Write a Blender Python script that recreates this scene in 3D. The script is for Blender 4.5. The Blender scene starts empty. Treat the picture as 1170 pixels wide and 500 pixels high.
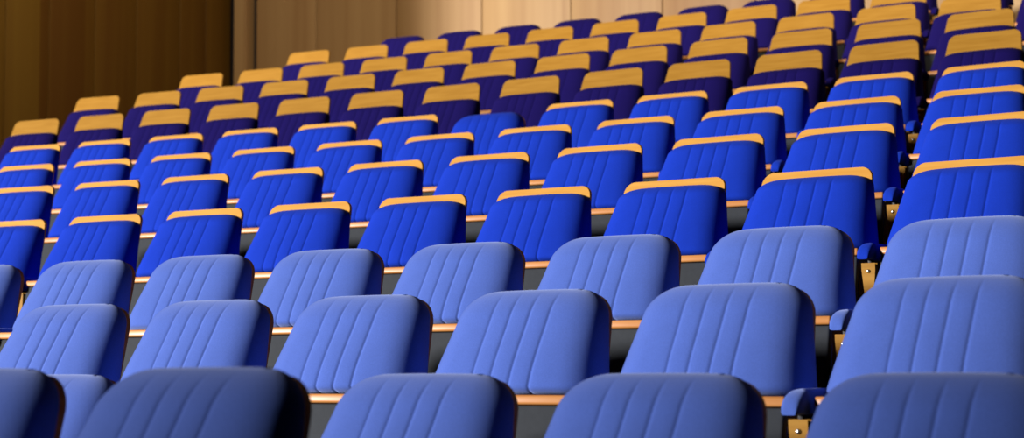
import bpy, math, random
from mathutils import Vector, Matrix
random.seed(4)
scene = bpy.context.scene
col = scene.collection

# ------------------------------------------------------------------ materials
def new_mat(name):
    m = bpy.data.materials.new(name); m.use_nodes = True
    nt = m.node_tree; b = nt.nodes['Principled BSDF']
    return m, nt, b
def setin(b, **kw):
    for k, v in kw.items():
        k = k.replace('_', ' ')
        if k in b.inputs: b.inputs[k].default_value = v
def fabric(name, c, sheen, sheen_tint, rough=.9, fleck=.25):
    m, nt, b = new_mat(name); N = nt.nodes; L = nt.links
    tc = N.new('ShaderNodeTexCoord')
    n1 = N.new('ShaderNodeTexNoise'); n1.inputs['Scale'].default_value = 420; n1.inputs['Detail'].default_value = 3
    n2 = N.new('ShaderNodeTexNoise'); n2.inputs['Scale'].default_value = 9; n2.inputs['Detail'].default_value = 4
    L.new(tc.outputs['Object'], n1.inputs['Vector']); L.new(tc.outputs['Object'], n2.inputs['Vector'])
    mx = N.new('ShaderNodeMix'); mx.data_type = 'RGBA'
    mx.inputs[6].default_value = (*[v * (1 - fleck) for v in c], 1)
    mx.inputs[7].default_value = (*[min(1, v * (1 + fleck)) for v in c], 1)
    L.new(n1.outputs['Fac'], mx.inputs[0])
    mx2 = N.new('ShaderNodeMix'); mx2.data_type = 'RGBA'; mx2.blend_type = 'MULTIPLY'; mx2.inputs[0].default_value = .25
    rp = N.new('ShaderNodeMapRange'); rp.inputs[1].default_value = .3; rp.inputs[2].default_value = .7; rp.inputs[3].default_value = .75; rp.inputs[4].default_value = 1.15
    L.new(n2.outputs['Fac'], rp.inputs[0]); L.new(mx.outputs[2], mx2.inputs[6]); L.new(rp.outputs[0], mx2.inputs[7])
    L.new(mx2.outputs[2], b.inputs['Base Color'])
    bp = N.new('ShaderNodeBump'); bp.inputs['Strength'].default_value = .25; bp.inputs['Distance'].default_value = .002
    L.new(n1.outputs['Fac'], bp.inputs['Height']); L.new(bp.outputs['Normal'], b.inputs['Normal'])
    setin(b, Roughness=rough, Specular_IOR_Level=.1, Sheen_Weight=sheen, Sheen_Roughness=.5)
    b.inputs['Sheen Tint'].default_value = (*sheen_tint, 1)
    return m
def wood(name, c1, c2, scale=(30, 30, 2), rough=.55, spec=.15):
    m, nt, b = new_mat(name); N = nt.nodes; L = nt.links
    tc = N.new('ShaderNodeTexCoord'); mp = N.new('ShaderNodeMapping'); mp.inputs['Scale'].default_value = scale
    n = N.new('ShaderNodeTexNoise'); n.inputs['Scale'].default_value = 1.6; n.inputs['Detail'].default_value = 6; n.inputs['Distortion'].default_value = .4
    oi = N.new('ShaderNodeObjectInfo')
    ad = N.new('ShaderNodeVectorMath'); ad.operation = 'ADD'
    L.new(tc.outputs['Object'], ad.inputs[0]); L.new(oi.outputs['Location'], ad.inputs[1])
    L.new(ad.outputs[0], mp.inputs['Vector']); L.new(mp.outputs[0], n.inputs['Vector'])
    r = N.new('ShaderNodeValToRGB'); r.color_ramp.elements[0].position = .3; r.color_ramp.elements[1].position = .72
    r.color_ramp.elements[0].color = (*c1, 1); r.color_ramp.elements[1].color = (*c2, 1)
    L.new(n.outputs['Fac'], r.inputs[0]); L.new(r.outputs[0], b.inputs['Base Color'])
    setin(b, Roughness=rough, Specular_IOR_Level=spec)
    return m
def plain(name, c, rough=.6, metal=0, spec=.3):
    m, nt, b = new_mat(name); N = nt.nodes; L = nt.links
    tc = N.new('ShaderNodeTexCoord'); n = N.new('ShaderNodeTexNoise'); n.inputs['Scale'].default_value = 60
    L.new(tc.outputs['Object'], n.inputs['Vector'])
    mx = N.new('ShaderNodeMix'); mx.data_type = 'RGBA'
    mx.inputs[6].default_value = (*[v * .85 for v in c], 1); mx.inputs[7].default_value = (*[min(1, v * 1.12) for v in c], 1)
    L.new(n.outputs['Fac'], mx.inputs[0]); L.new(mx.outputs[2], b.inputs['Base Color'])
    setin(b, Roughness=rough, Metallic=metal, Specular_IOR_Level=spec)
    return m
def panel_wood(name, base_dark, base_light, axis, width, offset, grain=1.0):
    """veneered wall panels: one tone per panel, fine vertical grain"""
    m, nt, b = new_mat(name); N = nt.nodes; L = nt.links
    tc = N.new('ShaderNodeTexCoord'); sp = N.new('ShaderNodeSeparateXYZ'); L.new(tc.outputs['Object'], sp.inputs[0])
    a = N.new('ShaderNodeMath'); a.operation = 'ADD'; a.inputs[1].default_value = offset
    L.new(sp.outputs[axis], a.inputs[0])
    d = N.new('ShaderNodeMath'); d.operation = 'DIVIDE'; d.inputs[1].default_value = width; L.new(a.outputs[0], d.inputs[0])
    f = N.new('ShaderNodeMath'); f.operation = 'FLOOR'; L.new(d.outputs[0], f.inputs[0])
    wn = N.new('ShaderNodeTexWhiteNoise'); wn.noise_dimensions = '1D'; L.new(f.outputs[0], wn.inputs['W'])
    mp = N.new('ShaderNodeMapping'); mp.inputs['Scale'].default_value = (14, 14, .5); L.new(tc.outputs['Object'], mp.inputs['Vector'])
    n = N.new('ShaderNodeTexNoise'); n.inputs['Scale'].default_value = 1; n.inputs['Detail'].default_value = 5
    L.new(mp.outputs[0], n.inputs['Vector'])
    mp3 = N.new('ShaderNodeMapping'); mp3.inputs['Scale'].default_value = (4, 4, .08); L.new(tc.outputs['Object'], mp3.inputs['Vector'])
    n3 = N.new('ShaderNodeTexNoise'); n3.inputs['Scale'].default_value = 1; n3.inputs['Detail'].default_value = 2; L.new(mp3.outputs[0], n3.inputs['Vector'])
    s = N.new('ShaderNodeMath'); s.operation = 'MULTIPLY_ADD'; s.inputs[1].default_value = .9 * grain; s.inputs[2].default_value = -.45 * grain
    L.new(n.outputs['Fac'], s.inputs[0])
    s3 = N.new('ShaderNodeMath'); s3.operation = 'MULTIPLY_ADD'; s3.inputs[1].default_value = .9; s3.inputs[2].default_value = -.45
    L.new(n3.outputs['Fac'], s3.inputs[0])
    t = N.new('ShaderNodeMath'); t.operation = 'ADD'; L.new(s.outputs[0], t.inputs[0]); L.new(s3.outputs[0], t.inputs[1])
    t2 = N.new('ShaderNodeMath'); t2.operation = 'ADD'; t2.use_clamp = True; L.new(t.outputs[0], t2.inputs[0]); L.new(wn.outputs['Value'], t2.inputs[1])
    mx = N.new('ShaderNodeMix'); mx.data_type = 'RGBA'; mx.inputs[6].default_value = (*base_dark, 1); mx.inputs[7].default_value = (*base_light, 1)
    L.new(t2.outputs[0], mx.inputs[0]); L.new(mx.outputs[2], b.inputs['Base Color'])
    setin(b, Roughness=.55, Specular_IOR_Level=.25)
    return m

M = {
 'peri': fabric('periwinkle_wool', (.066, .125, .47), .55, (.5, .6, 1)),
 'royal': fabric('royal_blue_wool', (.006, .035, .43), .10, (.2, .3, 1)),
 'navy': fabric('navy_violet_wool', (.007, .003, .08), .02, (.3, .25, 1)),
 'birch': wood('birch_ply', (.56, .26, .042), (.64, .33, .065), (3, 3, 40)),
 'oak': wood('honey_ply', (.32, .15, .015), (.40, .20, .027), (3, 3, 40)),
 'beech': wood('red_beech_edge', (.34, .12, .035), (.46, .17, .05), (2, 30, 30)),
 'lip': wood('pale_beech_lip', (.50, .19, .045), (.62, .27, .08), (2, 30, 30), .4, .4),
 'grey': plain('grey_felt', (.035, .04, .048), .9),
 'dark': plain('dark_metal', (.02, .018, .02), .5, .0),
 'steel': plain('steel', (.7, .7, .72), .3, 1),
 'carpet': plain('dark_carpet', (.05, .03, .03), .95),
}

# ------------------------------------------------------------------ mesh helpers
class MB:
    def __init__(s): s.v = []; s.f = []
    def grid(s, P, closed_u=False):
        o = len(s.v); nv = len(P); nu = len(P[0])
        for r in P: s.v += [tuple(p) for p in r]
        for j in range(nv - 1):
            for i in range(nu - 1 + (1 if closed_u else 0)):
                a = o + j * nu + i; b = o + j * nu + (i + 1) % nu
                s.f.append((a, b, b + nu, a + nu))
        return o
    def poly(s, idx): s.f.append(tuple(idx))
    def box(s, c, d, rot=None):
        o = len(s.v)
        for z in (-1, 1):
            for x, y in ((-1, -1), (1, -1), (1, 1), (-1, 1)):
                p = Vector((x * d[0] / 2, y * d[1] / 2, z * d[2] / 2))
                if rot: p = rot @ p
                s.v.append(tuple(p + Vector(c)))
        for f in ((3, 2, 1, 0), (4, 5, 6, 7), (0, 1, 5, 4), (1, 2, 6, 5), (2, 3, 7, 6), (3, 0, 4, 7)): s.f.append(tuple(o + i for i in f))
    def prism_x(s, prof, x0, x1):
        """profile in (y,z), extruded along x"""
        o = len(s.v); n = len(prof)
        for x in (x0, x1): s.v += [(x, y, z) for y, z in prof]
        for i in range(n): s.f.append((o + i, o + (i + 1) % n, o + n + (i + 1) % n, o + n + i))
        s.f.append(tuple(o + i for i in reversed(range(n)))); s.f.append(tuple(o + n + i for i in range(n)))
    def mesh(s, name, mat, smooth=True, bevel=0):
        me = bpy.data.meshes.new(name); me.from_pydata(s.v, [], s.f); me.update()
        import bmesh
        bm = bmesh.new(); bm.from_mesh(me)
        bmesh.ops.remove_doubles(bm, verts=bm.verts, dist=1e-6)
        if bevel:
            bmesh.ops.bevel(bm, geom=[e for e in bm.edges if len(e.link_faces) == 2 and e.calc_face_angle(0) > .6], offset=bevel, segments=3, affect='EDGES', profile=.5)
        bmesh.ops.recalc_face_normals(bm, faces=bm.faces)
        bm.to_mesh(me); bm.free()
        me.materials.append(mat)
        for p in me.polygons: p.use_smooth = smooth
        return me
def auto(me, ang=.6):
    try: me.set_sharp_from_angle(angle=ang)
    except Exception: pass
    return me

# ------------------------------------------------------------------ the seat
H0 = .86                       # top of the back cushion
LEAN = math.tan(math.radians(20.5))
def lean_y(z): return -(H0 - z) * LEAN
def halfw(z, top, w0, w1, rc, bot=.30):
    t = (z - bot) / (H0 - bot); w = w0 + (w1 - w0) * t
    d = z - (top - rc)
    if d > 0: w -= rc - math.sqrt(max(0, rc * rc - d * d))
    return w
SEAMS = (-.082, -.026, .030, .086)
def plan(x): return 0 * x
def cushion_mesh(name, mat, rc):
    bot, top, w0, w1 = .598, H0, .257, .204
    if name == 'tall': w1 = .214
    Rx, Rz = .10, .062 if rc > .05 else .034
    rc = Rz
    zs = [bot + (top - rc - bot) * i / 22 for i in range(22)]
    zs += [top - rc + rc * math.sin(math.pi / 2 * i / 16) for i in range(17)]
    us = set()
    for i in range(41): us.add(round(math.sin(math.pi / 2 * (i / 20 - 1)), 5))
    for s in SEAMS:
        for k in (-9, -6, -4, -2.5, -1.2, 0, 1.2, 2.5, 4, 6, 9): us.add(round((s + k * .001) / w0, 5))
    us = sorted(us)
    def Tz(z):
        t = (z - bot) / (top - bot)
        return .060 + .050 * (math.cos(math.pi * min(1, max(0, (t - .12) / .95))) * .5 + .5)
    P = []
    for z in zs:
        q = max(0, 1 - (top - z) / Rz)
        hw = w0 + (w1 - w0) * (z - bot) / (top - bot) - Rx * (1 - max(0, 1 - q * q) ** (1 / 2.7)); row = []
        w_ = w0 + (w1 - w0) * (z - bot) / (top - bot)
        for u in us:
            a = abs(u)
            x = a * w0 if a <= .5 else .5 * w0 + (a - .5) / .5 * (hw - .5 * w0)
            x = math.copysign(x, u)
            dx = w_ - abs(x); dz = top - z; db = z - bot
            p = max(0, 1 - dx / Rx) ** 1.35; q = max(0, 1 - dz / Rz); r = max(0, 1 - db / .03)
            e = (0 if a > .9999 or z >= top - 1e-6 else math.sqrt(max(0, 1 - min(1, p * p + q * q)))) * math.sqrt(max(0, 1 - r * r))
            T = Tz(z) * (1 - .22 * (x / w0) ** 2)
            g = 0
            for s in SEAMS: g += -.0022 * math.exp(-((x - s) / .0045) ** 2)
            if SEAMS[0] < x < SEAMS[-1]:
                ph = (x - SEAMS[0]) / .056 * math.pi; g += .0025 * abs(math.sin(ph))
            elif a < .9:
                dd = min(abs(x - SEAMS[0]), abs(x - SEAMS[-1])); g += .0035 * min(1, dd / .03) * max(0, 1 - dd / .16)
            fade = min(1, dz / .03)
            y = lean_y(z) + plan(x) - (T + g * fade) * e - .001
            crown = .007 * (1 - min(1, abs(x) / w_) ** 3) * max(0, (z - .7) / .16) ** 1.5
            row.append((x, y, z + crown))
        P.append(row)
    m = MB(); m.grid(P)
    # back closing sheet
    B = [[(r[i][0], lean_y(r[i][2]) + plan(r[i][0]), r[i][2]) for i in (range(len(r)))] for r in P]
    n = len(us)
    o2 = m.grid(B)
    nz = len(zs)
    for j in range(nz - 1):
        for i in (0, n - 1): m.f.append((j * n + i, (j + 1) * n + i, o2 + (j + 1) * n + i, o2 + j * n + i))
    for i in range(n - 1):
        for j in (0, nz - 1): m.f.append((j * n + i, j * n + i + 1, o2 + j * n + i + 1, o2 + j * n + i))
    return m.mesh(name, mat)
def shell_mesh(name, mat, cap):
    bot = .33; top = H0 - .006 + cap; rc = .036 if cap else .066
    w0, w1 = (.264, .198) if cap else (.268, .210)
    zs = [bot + (top - rc - bot) * i / 12 for i in range(12)] + [top - rc + rc * math.sin(math.pi / 2 * i / 10) for i in range(11)]
    F = []; Bk = []
    N = 24
    for z in zs:
        hw = min(.251, halfw(z, top, w0, w1, rc, bot))
        F.append([(hw * (2 * i / N - 1), lean_y(z) + plan(hw * (2 * i / N - 1)) + .001, z) for i in range(N + 1)])
        Bk.append([(p[0], p[1] + .016, p[2]) for p in F[-1]])
    m = MB(); m.grid(F); o2 = m.grid(Bk); n = N + 1; nz = len(zs)
    for j in range(nz - 1):
        for i in (0, n - 1): m.f.append((j * n + i, (j + 1) * n + i, o2 + (j + 1) * n + i, o2 + j * n + i))
    for i in range(n - 1):
        for j in (0, nz - 1): m.f.append((j * n + i, j * n + i + 1, o2 + j * n + i + 1, o2 + j * n + i))
    me = m.mesh(name, mat); return auto(me)
# folded seat: stands upright in front of the lower back
SEATROT = Matrix.Rotation(math.radians(-11), 3, 'X')
SC = Vector((0, -.216, .470))
def seat_cushion_mesh(mat):
    m = MB(); P = []
    for k, s in ((0, .6), (.25, .9), (.6, 1), (1, 1)):
        row = []
        for i in range(40):
            a = 2 * math.pi * i / 40; cx = math.copysign(abs(math.cos(a)) ** .35, math.cos(a)); cz = math.copysign(abs(math.sin(a)) ** .35, math.sin(a))
            row.append(SC + SEATROT @ Vector((cx * .215 * (s * .1 + .9), .055 - .05 * k, cz * .118 * (s * .15 + .85))))
        P.append(row)
    m.grid(P, True); m.poly(range(39, -1, -1)); m.poly(range(120, 160))
    return auto(m.mesh('seat_cushion', mat), 1.0)
def seat_pan_mesh():
    m = MB()
    m.box(SC + SEATROT @ Vector((0, -.014, -.012)), (.462, .026, .24), SEATROT)
    return auto(m.mesh('seat_pan', M['grey'], True, .008))
def seat_lip_mesh():
    m = MB()
    m.box(SC + SEATROT @ Vector((0, -.008, .121)), (.466, .048, .024), SEATROT)
    return auto(m.mesh('front_lip', M['lip'], True, .006))
AX = -.27
def arm_pad_mesh(mat):
    prof = []   # (y,z) side view, rounded nose at the front
    y0, y1, zb, zt = -.272, -.035, .566, .622
    P = []
    N = 30
    for i in range(N + 1):
        t = i / N; y = y0 + (y1 - y0) * (1 - math.cos(t * math.pi / 2))
        rise = math.sqrt(max(0, 1 - (1 - min(1, (y - y0) / .075)) ** 2))
        h = .006 + (zt - zb - .006) * rise
        w = .028 * (.55 + .45 * rise); w += (.007 - w) * min(1, max(0, (y + .215) / .02))
        row = []
        for k in range(24):
            a = 2 * math.pi * k / 24; ca, sa = math.cos(a), math.sin(a)
            x = w * math.copysign(abs(ca) ** .6, ca)
            z = zb + h * (.5 + .5 * math.copysign(abs(sa) ** .75, sa)) if sa > 0 else zb + h * .5 * (1 - abs(sa) ** .4)
            row.append((AX + x, y, z))
        P.append(row)
    m = MB(); m.grid(P, True); m.poly(range(23, -1, -1)); m.poly(range(N * 24, N * 24 + 24))
    return auto(m.mesh('armrest_pad', mat), 1.0)
def standard_mesh():
    m = MB()
    m.prism_x([(-.215, .568), (-.205, .50), (-.175, .44), (-.165, .05), (-.24, .02), (-.24, 0), (.02, 0), (.02, .02), (-.06, .05), (-.04, .45), (-.03, .565)], AX - .007, AX + .007)
    return auto(m.mesh('side_standard', M['dark'], True, .003))
def bracket_mesh():
    m = MB(); o = 0
    prof = [(-.020, .553), (.020, .553), (.020, .535), (.013, .462), (-.013, .462), (-.020, .535)]
    for y in (-.226, -.206): m.v += [(AX + x, y - .04 * (z - .55), z) for x, z in prof]
    n = len(prof)
    for k in range(n): m.f.append((k, (k + 1) % n, n + (k + 1) % n, n + k))
    m.f.append(tuple(range(n))); m.f.append(tuple(reversed(range(n, 2 * n))))
    return auto(m.mesh('wooden_bracket', M['oak'], True, .003))
def screw_mesh():
    m = MB(); P = []
    for y, r in ((0, .0062), (.002, .006), (.0035, .004), (.004, .001)):
        P.append([(AX + r * math.cos(a * math.pi / 8), -.226 - y, .530 + r * math.sin(a * math.pi / 8)) for a in range(16)])
    m.grid(P, True); m.poly(range(48, 64))
    return m.mesh('screw', M['steel'])
def make_seat(fab, cap, woodmat, lean_fab=None):
    root = bpy.data.objects.new('theatre_seat', None); root.empty_display_size = .1; col.objects.link(root)
    def ob(name, me, parent=None):
        o = bpy.data.objects.new(name, me); col.objects.link(o); o.parent = parent or root; return o
    ob('back_shell', shell_mesh('back_shell', woodmat, cap)); 
    ob('back_cushion', cushion_mesh('tall' if cap > .1 else 'back_cushion', M[fab], .030 if cap else .072))
    s = ob('folded_seat', seat_pan_mesh()); ob('seat_cushion', seat_cushion_mesh(M[fab]), s); ob('front_lip', seat_lip_mesh(), s)
    ob('armrest_pad', arm_pad_mesh(M[fab]))
    st = ob('side_standard', standard_mesh())
    b = ob('wooden_bracket', bracket_mesh(), st); ob('screw', screw_mesh(), st)
    return root
def copy_tree(o, parent=None):
    c = o.copy(); col.objects.link(c)
    if parent is not None: c.parent = parent
    for ch in list(o.children): copy_tree(ch, c)
    return c

# ------------------------------------------------------------------ the rows (concentric arcs)
W = .54; CAMH = .878; R4 = 40.97; D4 = 5.4439; CY = D4 - R4
CAPB, CAPC = .038, .113
#  row: (depth, shift along the row, z of the seat tops, kind, first col, last col)
ROWS = {
 0:  (2.04, None, -.0080, 'A0', None, None),
 1:  (2.8696, .9869, -0.0239, 'A', 0, 4),
 2:  (3.7069, 1.3013, 0.1824, 'A', 0, 5),
 3:  (4.5280, 1.5826, 0.3797, 'A', 0, 7),
 4:  (5.4439, 1.9261, 0.6586, 'B', 0, 8),
 5:  (6.2468, 2.1936, 0.9156, 'B', 0, 9),
 6:  (7.0791, 2.5258, 1.1495, 'B', 0, 10),
 7:  (7.9390, 2.8287, 1.3972, 'B', 0, 11),
 8:  (8.7432, 3.1340, 1.7067, 'C', 0, 12),
 9:  (9.6314, 3.4900, 1.9995, 'C', -1, 12),
 10: (10.4728, 3.8682, 2.2702, 'C', -1, 11),
 11: (11.3520, 4.1583, 2.5587, 'C', -1, 10),
 12: (12.2200, 4.4500, 2.7700, 'D', 0, 9),
}
CAP = {'A': 0, 'A0': 0, 'B': CAPB, 'C': CAPC, 'D': 0, 'E': 0}
ORD = ['zeroth', 'first', 'second', 'third', 'fourth', 'fifth', 'sixth', 'seventh', 'eighth', 'ninth', 'tenth', 'eleventh', 'twelfth', 'thirteenth', 'fourteenth', 'fifteenth']
LOOK = {'A0': 'shaded blue seat', 'A': 'periwinkle blue seat', 'B': 'royal blue seat with thin wooden edge', 'C': 'navy seat with tall cap', 'D': 'navy round-topped seat without cap'}
RLAB = {1: 'of the capless row cut by the bottom edge', 2: 'of the middle periwinkle row', 3: 'of the rear periwinkle row',
        4: 'in the front wood-edged row', 5: 'in the second wood-edged row', 6: 'in the third wood-edged row', 7: 'in the rear thin-edged row',
        8: 'in the lowest tall-capped row', 9: 'in the second tall-capped row', 10: 'in the third tall-capped row', 11: 'in the highest tall-capped row',
        12: 'of the top row against wall'}
GROUP = {'A0': 'nearest shaded blue seats at the lower left', 'A': 'periwinkle seats without wooden caps', 'B': 'royal blue seats with thin wooden edges', 'C': 'navy seats with tall wooden caps', 'D': 'capless navy seats of the top row', 'E': 'royal blue seats with thin wooden edges'}
protos = {}
used = set()
def place(kind, x, y, z, rz):
    key = kind
    if key not in protos:
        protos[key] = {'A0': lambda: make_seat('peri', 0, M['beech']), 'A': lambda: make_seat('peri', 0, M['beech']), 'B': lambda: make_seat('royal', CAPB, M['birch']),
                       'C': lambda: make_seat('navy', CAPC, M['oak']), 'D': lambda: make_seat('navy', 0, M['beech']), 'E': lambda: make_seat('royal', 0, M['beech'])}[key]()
    o = protos[key]
    if key in used: o = copy_tree(o)
    used.add(key)
    o.location = (x, y, z); o.rotation_euler = (0, 0, rz + math.radians(random.uniform(-.5, .5)))
    return o
floorz = {}
def finish(o, label, kind):
    o['label'] = label; o['category'] = 'seat'; o['group'] = GROUP[kind]
for r, (D, O, Z, kind, c0, c1) in ROWS.items():
    R = R4 + D - D4
    floorz[r] = Z - CAP[kind] - H0 + CAMH
    if r == 0: continue
    cols = list(range(c0, c1 + 1))
    for n_, c in enumerate(cols):
        if r == 1 and c == 3: pass
        s = c * W + O + .212
        th = s / R
        k = kind
        if r == 7 and c == 5: k = 'E'
        o = place(k, -R * math.sin(th), CY + R * math.cos(th), floorz[r], th)
        if k == 'E': lab = 'capless royal blue seat, the only one in the rear thin-edged row'
        elif r == 1 and c == 4: lab = 'lighter blue seat peeking out between the two shaded seats at the lower left'
        elif r == 1 and c == 3: lab = 'blue seat almost hidden behind the larger shaded seat at the lower left'
        elif r >= 8: lab = '%s, %s from the left %s' % (LOOK[kind], ORD[len(cols) - n_], RLAB[r])
        else: lab = '%s, %s from the right %s' % (LOOK[kind], ORD[n_ + 1], RLAB[r])
        finish(o, lab, k)
# two nearest seats at the lower left
PHI = -.636310; PITCH = .0830083; ROLL = -.0054295; F = 2000.
def ray_at_depth(px, D):    # ground direction through a column of the photograph, met at row depth D
    t = (px - 585) / F
    # x = X cos - Y sin ; y = X sin + Y cos ; x = t y
    X0 = D * (math.sin(PHI) + t * math.cos(PHI)) / (math.cos(PHI) - t * math.sin(PHI))
    return X0
R0 = R4 + ROWS[0][0] - D4
th0 = .0551
for i, lab in enumerate(('large shaded blue seat in the nearest row, standing clear of the left edge', 'large shaded blue seat cut by the left edge of the photo')):
    th = th0 + i * W / R0
    o = place('A0', -R0 * math.sin(th), CY + R0 * math.cos(th), floorz[0], th)
    finish(o, lab, 'A0')

# ------------------------------------------------------------------ setting
def struct(name, me):
    o = bpy.data.objects.new(name, me); col.objects.link(o); o['kind'] = 'structure'; return o
fl = MB()
def arc(Rr, z, a0=-.12, a1=.40, n=60): return [(-Rr * math.sin(a0 + (a1 - a0) * i / n), CY + Rr * math.cos(a0 + (a1 - a0) * i / n), z) for i in range(n + 1)]
rs = sorted(ROWS)
prev = None; P = [arc(34.0, 0)]
zp = 0
for r in rs[2:]:
    Rr = R4 + ROWS[r][0] - D4 - .36
    P.append(arc(Rr, zp)); P.append(arc(Rr, floorz[r])); zp = floorz[r]
P.append(arc(R4 + 12.9 - D4 + 3.0, zp))
fl.grid(P)
me = fl.mesh('floor', M['carpet'], False)
struct('floor', me)

YB = 12.95   # back wall
XL = -13.213   # left wall
ZT = 8.0
def panels(name, mat, p0, direction, normal, widths, z0, z1, gap=.010, t=.03):
    """row of wall panels standing proud of a dark backing"""
    m = MB(); d = Vector(direction); nrm = Vector(normal); x = 0
    for w in widths:
        c = Vector(p0) + d * (x + w / 2) + nrm * (t / 2); c.z = (z0 + z1) / 2
        dims = (abs(d.x) * (w - gap) + abs(nrm.x) * t, abs(d.y) * (w - gap) + abs(nrm.y) * t, z1 - z0)
        m.box(c, dims); x += w
    return auto(m.mesh(name, mat, True, .004))
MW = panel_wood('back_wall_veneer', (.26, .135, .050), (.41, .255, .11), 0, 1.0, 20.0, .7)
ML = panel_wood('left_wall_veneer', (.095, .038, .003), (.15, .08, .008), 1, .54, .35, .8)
bk = MB(); bk.box((-3.5, YB + .15, ZT / 2), (19.6, .2, ZT)); struct('wall_back', bk.mesh('wall_back', M['dark'], False))
lk = MB(); lk.box((XL - .15, YB - 4.3, ZT / 2), (.2, 9.0, ZT)); struct('wall_left', lk.mesh('wall_left', M['dark'], False))
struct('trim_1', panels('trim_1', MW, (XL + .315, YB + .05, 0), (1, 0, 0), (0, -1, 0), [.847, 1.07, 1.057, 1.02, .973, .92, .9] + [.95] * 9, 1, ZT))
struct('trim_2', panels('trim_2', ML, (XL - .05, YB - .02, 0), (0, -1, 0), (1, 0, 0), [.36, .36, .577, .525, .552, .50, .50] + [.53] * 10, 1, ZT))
pl_ = MB(); pl_.box((XL + .165, YB, ZT / 2), (.18, .14, ZT)); struct('trim_3', auto(pl_.mesh('trim_3', MW, True, .004)))

# ------------------------------------------------------------------ light
def aim(o, target):
    o.rotation_euler = (Vector(target) - o.location).to_track_quat('-Z', 'Y').to_euler()
def spot(name, loc, target, power, angle, blend, size, color=(1, 1, 1)):
    l = bpy.data.lights.new(name, 'SPOT'); l.energy = power; l.spot_size = math.radians(angle); l.spot_blend = blend; l.shadow_soft_size = size; l.color = color
    o = bpy.data.objects.new(name, l); col.objects.link(o); o.location = loc; aim(o, target); return o
spot('stage_spotlight', (-20, -17, 5.8), (-6, 9, 2.2), 66000, 34, .41, 1.1, (1, .96, .93))
spot('wall_washer', (-4.0, 7.5, 9), (-6.0, YB, 3.6), 1350, 80, 1, .3, (1, .85, .62))
spot('side_wall_fill', (-9.5, 7.5, 8), (XL, 11.6, 2.5), 1200, 90, 1, .3, (1, .85, .65))  # unseen fill light, added to lift the left wall panels out of the dark
w = bpy.data.worlds.new('World'); scene.world = w; w.use_nodes = True
w.node_tree.nodes['Background'].inputs[0].default_value = (.35, .42, .8, 1); w.node_tree.nodes['Background'].inputs[1].default_value = .006

# ------------------------------------------------------------------ camera
cd = bpy.data.cameras.new('camera'); cam = bpy.data.objects.new('camera', cd); col.objects.link(cam)
cd.sensor_width = 36; cd.lens = F / 1170 * 36; cd.clip_end = 100
cam.matrix_world = Matrix.Translation((0, 0, CAMH)) @ Matrix.Rotation(-PHI, 4, 'Z') @ Matrix.Rotation(math.pi / 2 + PITCH, 4, 'X') @ Matrix.Rotation(ROLL, 4, 'Z')
cd.dof.use_dof = True; cd.dof.focus_distance = 5.3; cd.dof.aperture_fstop = 4.3
scene.camera = cam
vs = scene.view_settings; vs.view_transform = 'Standard'; vs.look = 'None'; vs.gamma = 1; vs.exposure = 0; vs.use_curve_mapping = False
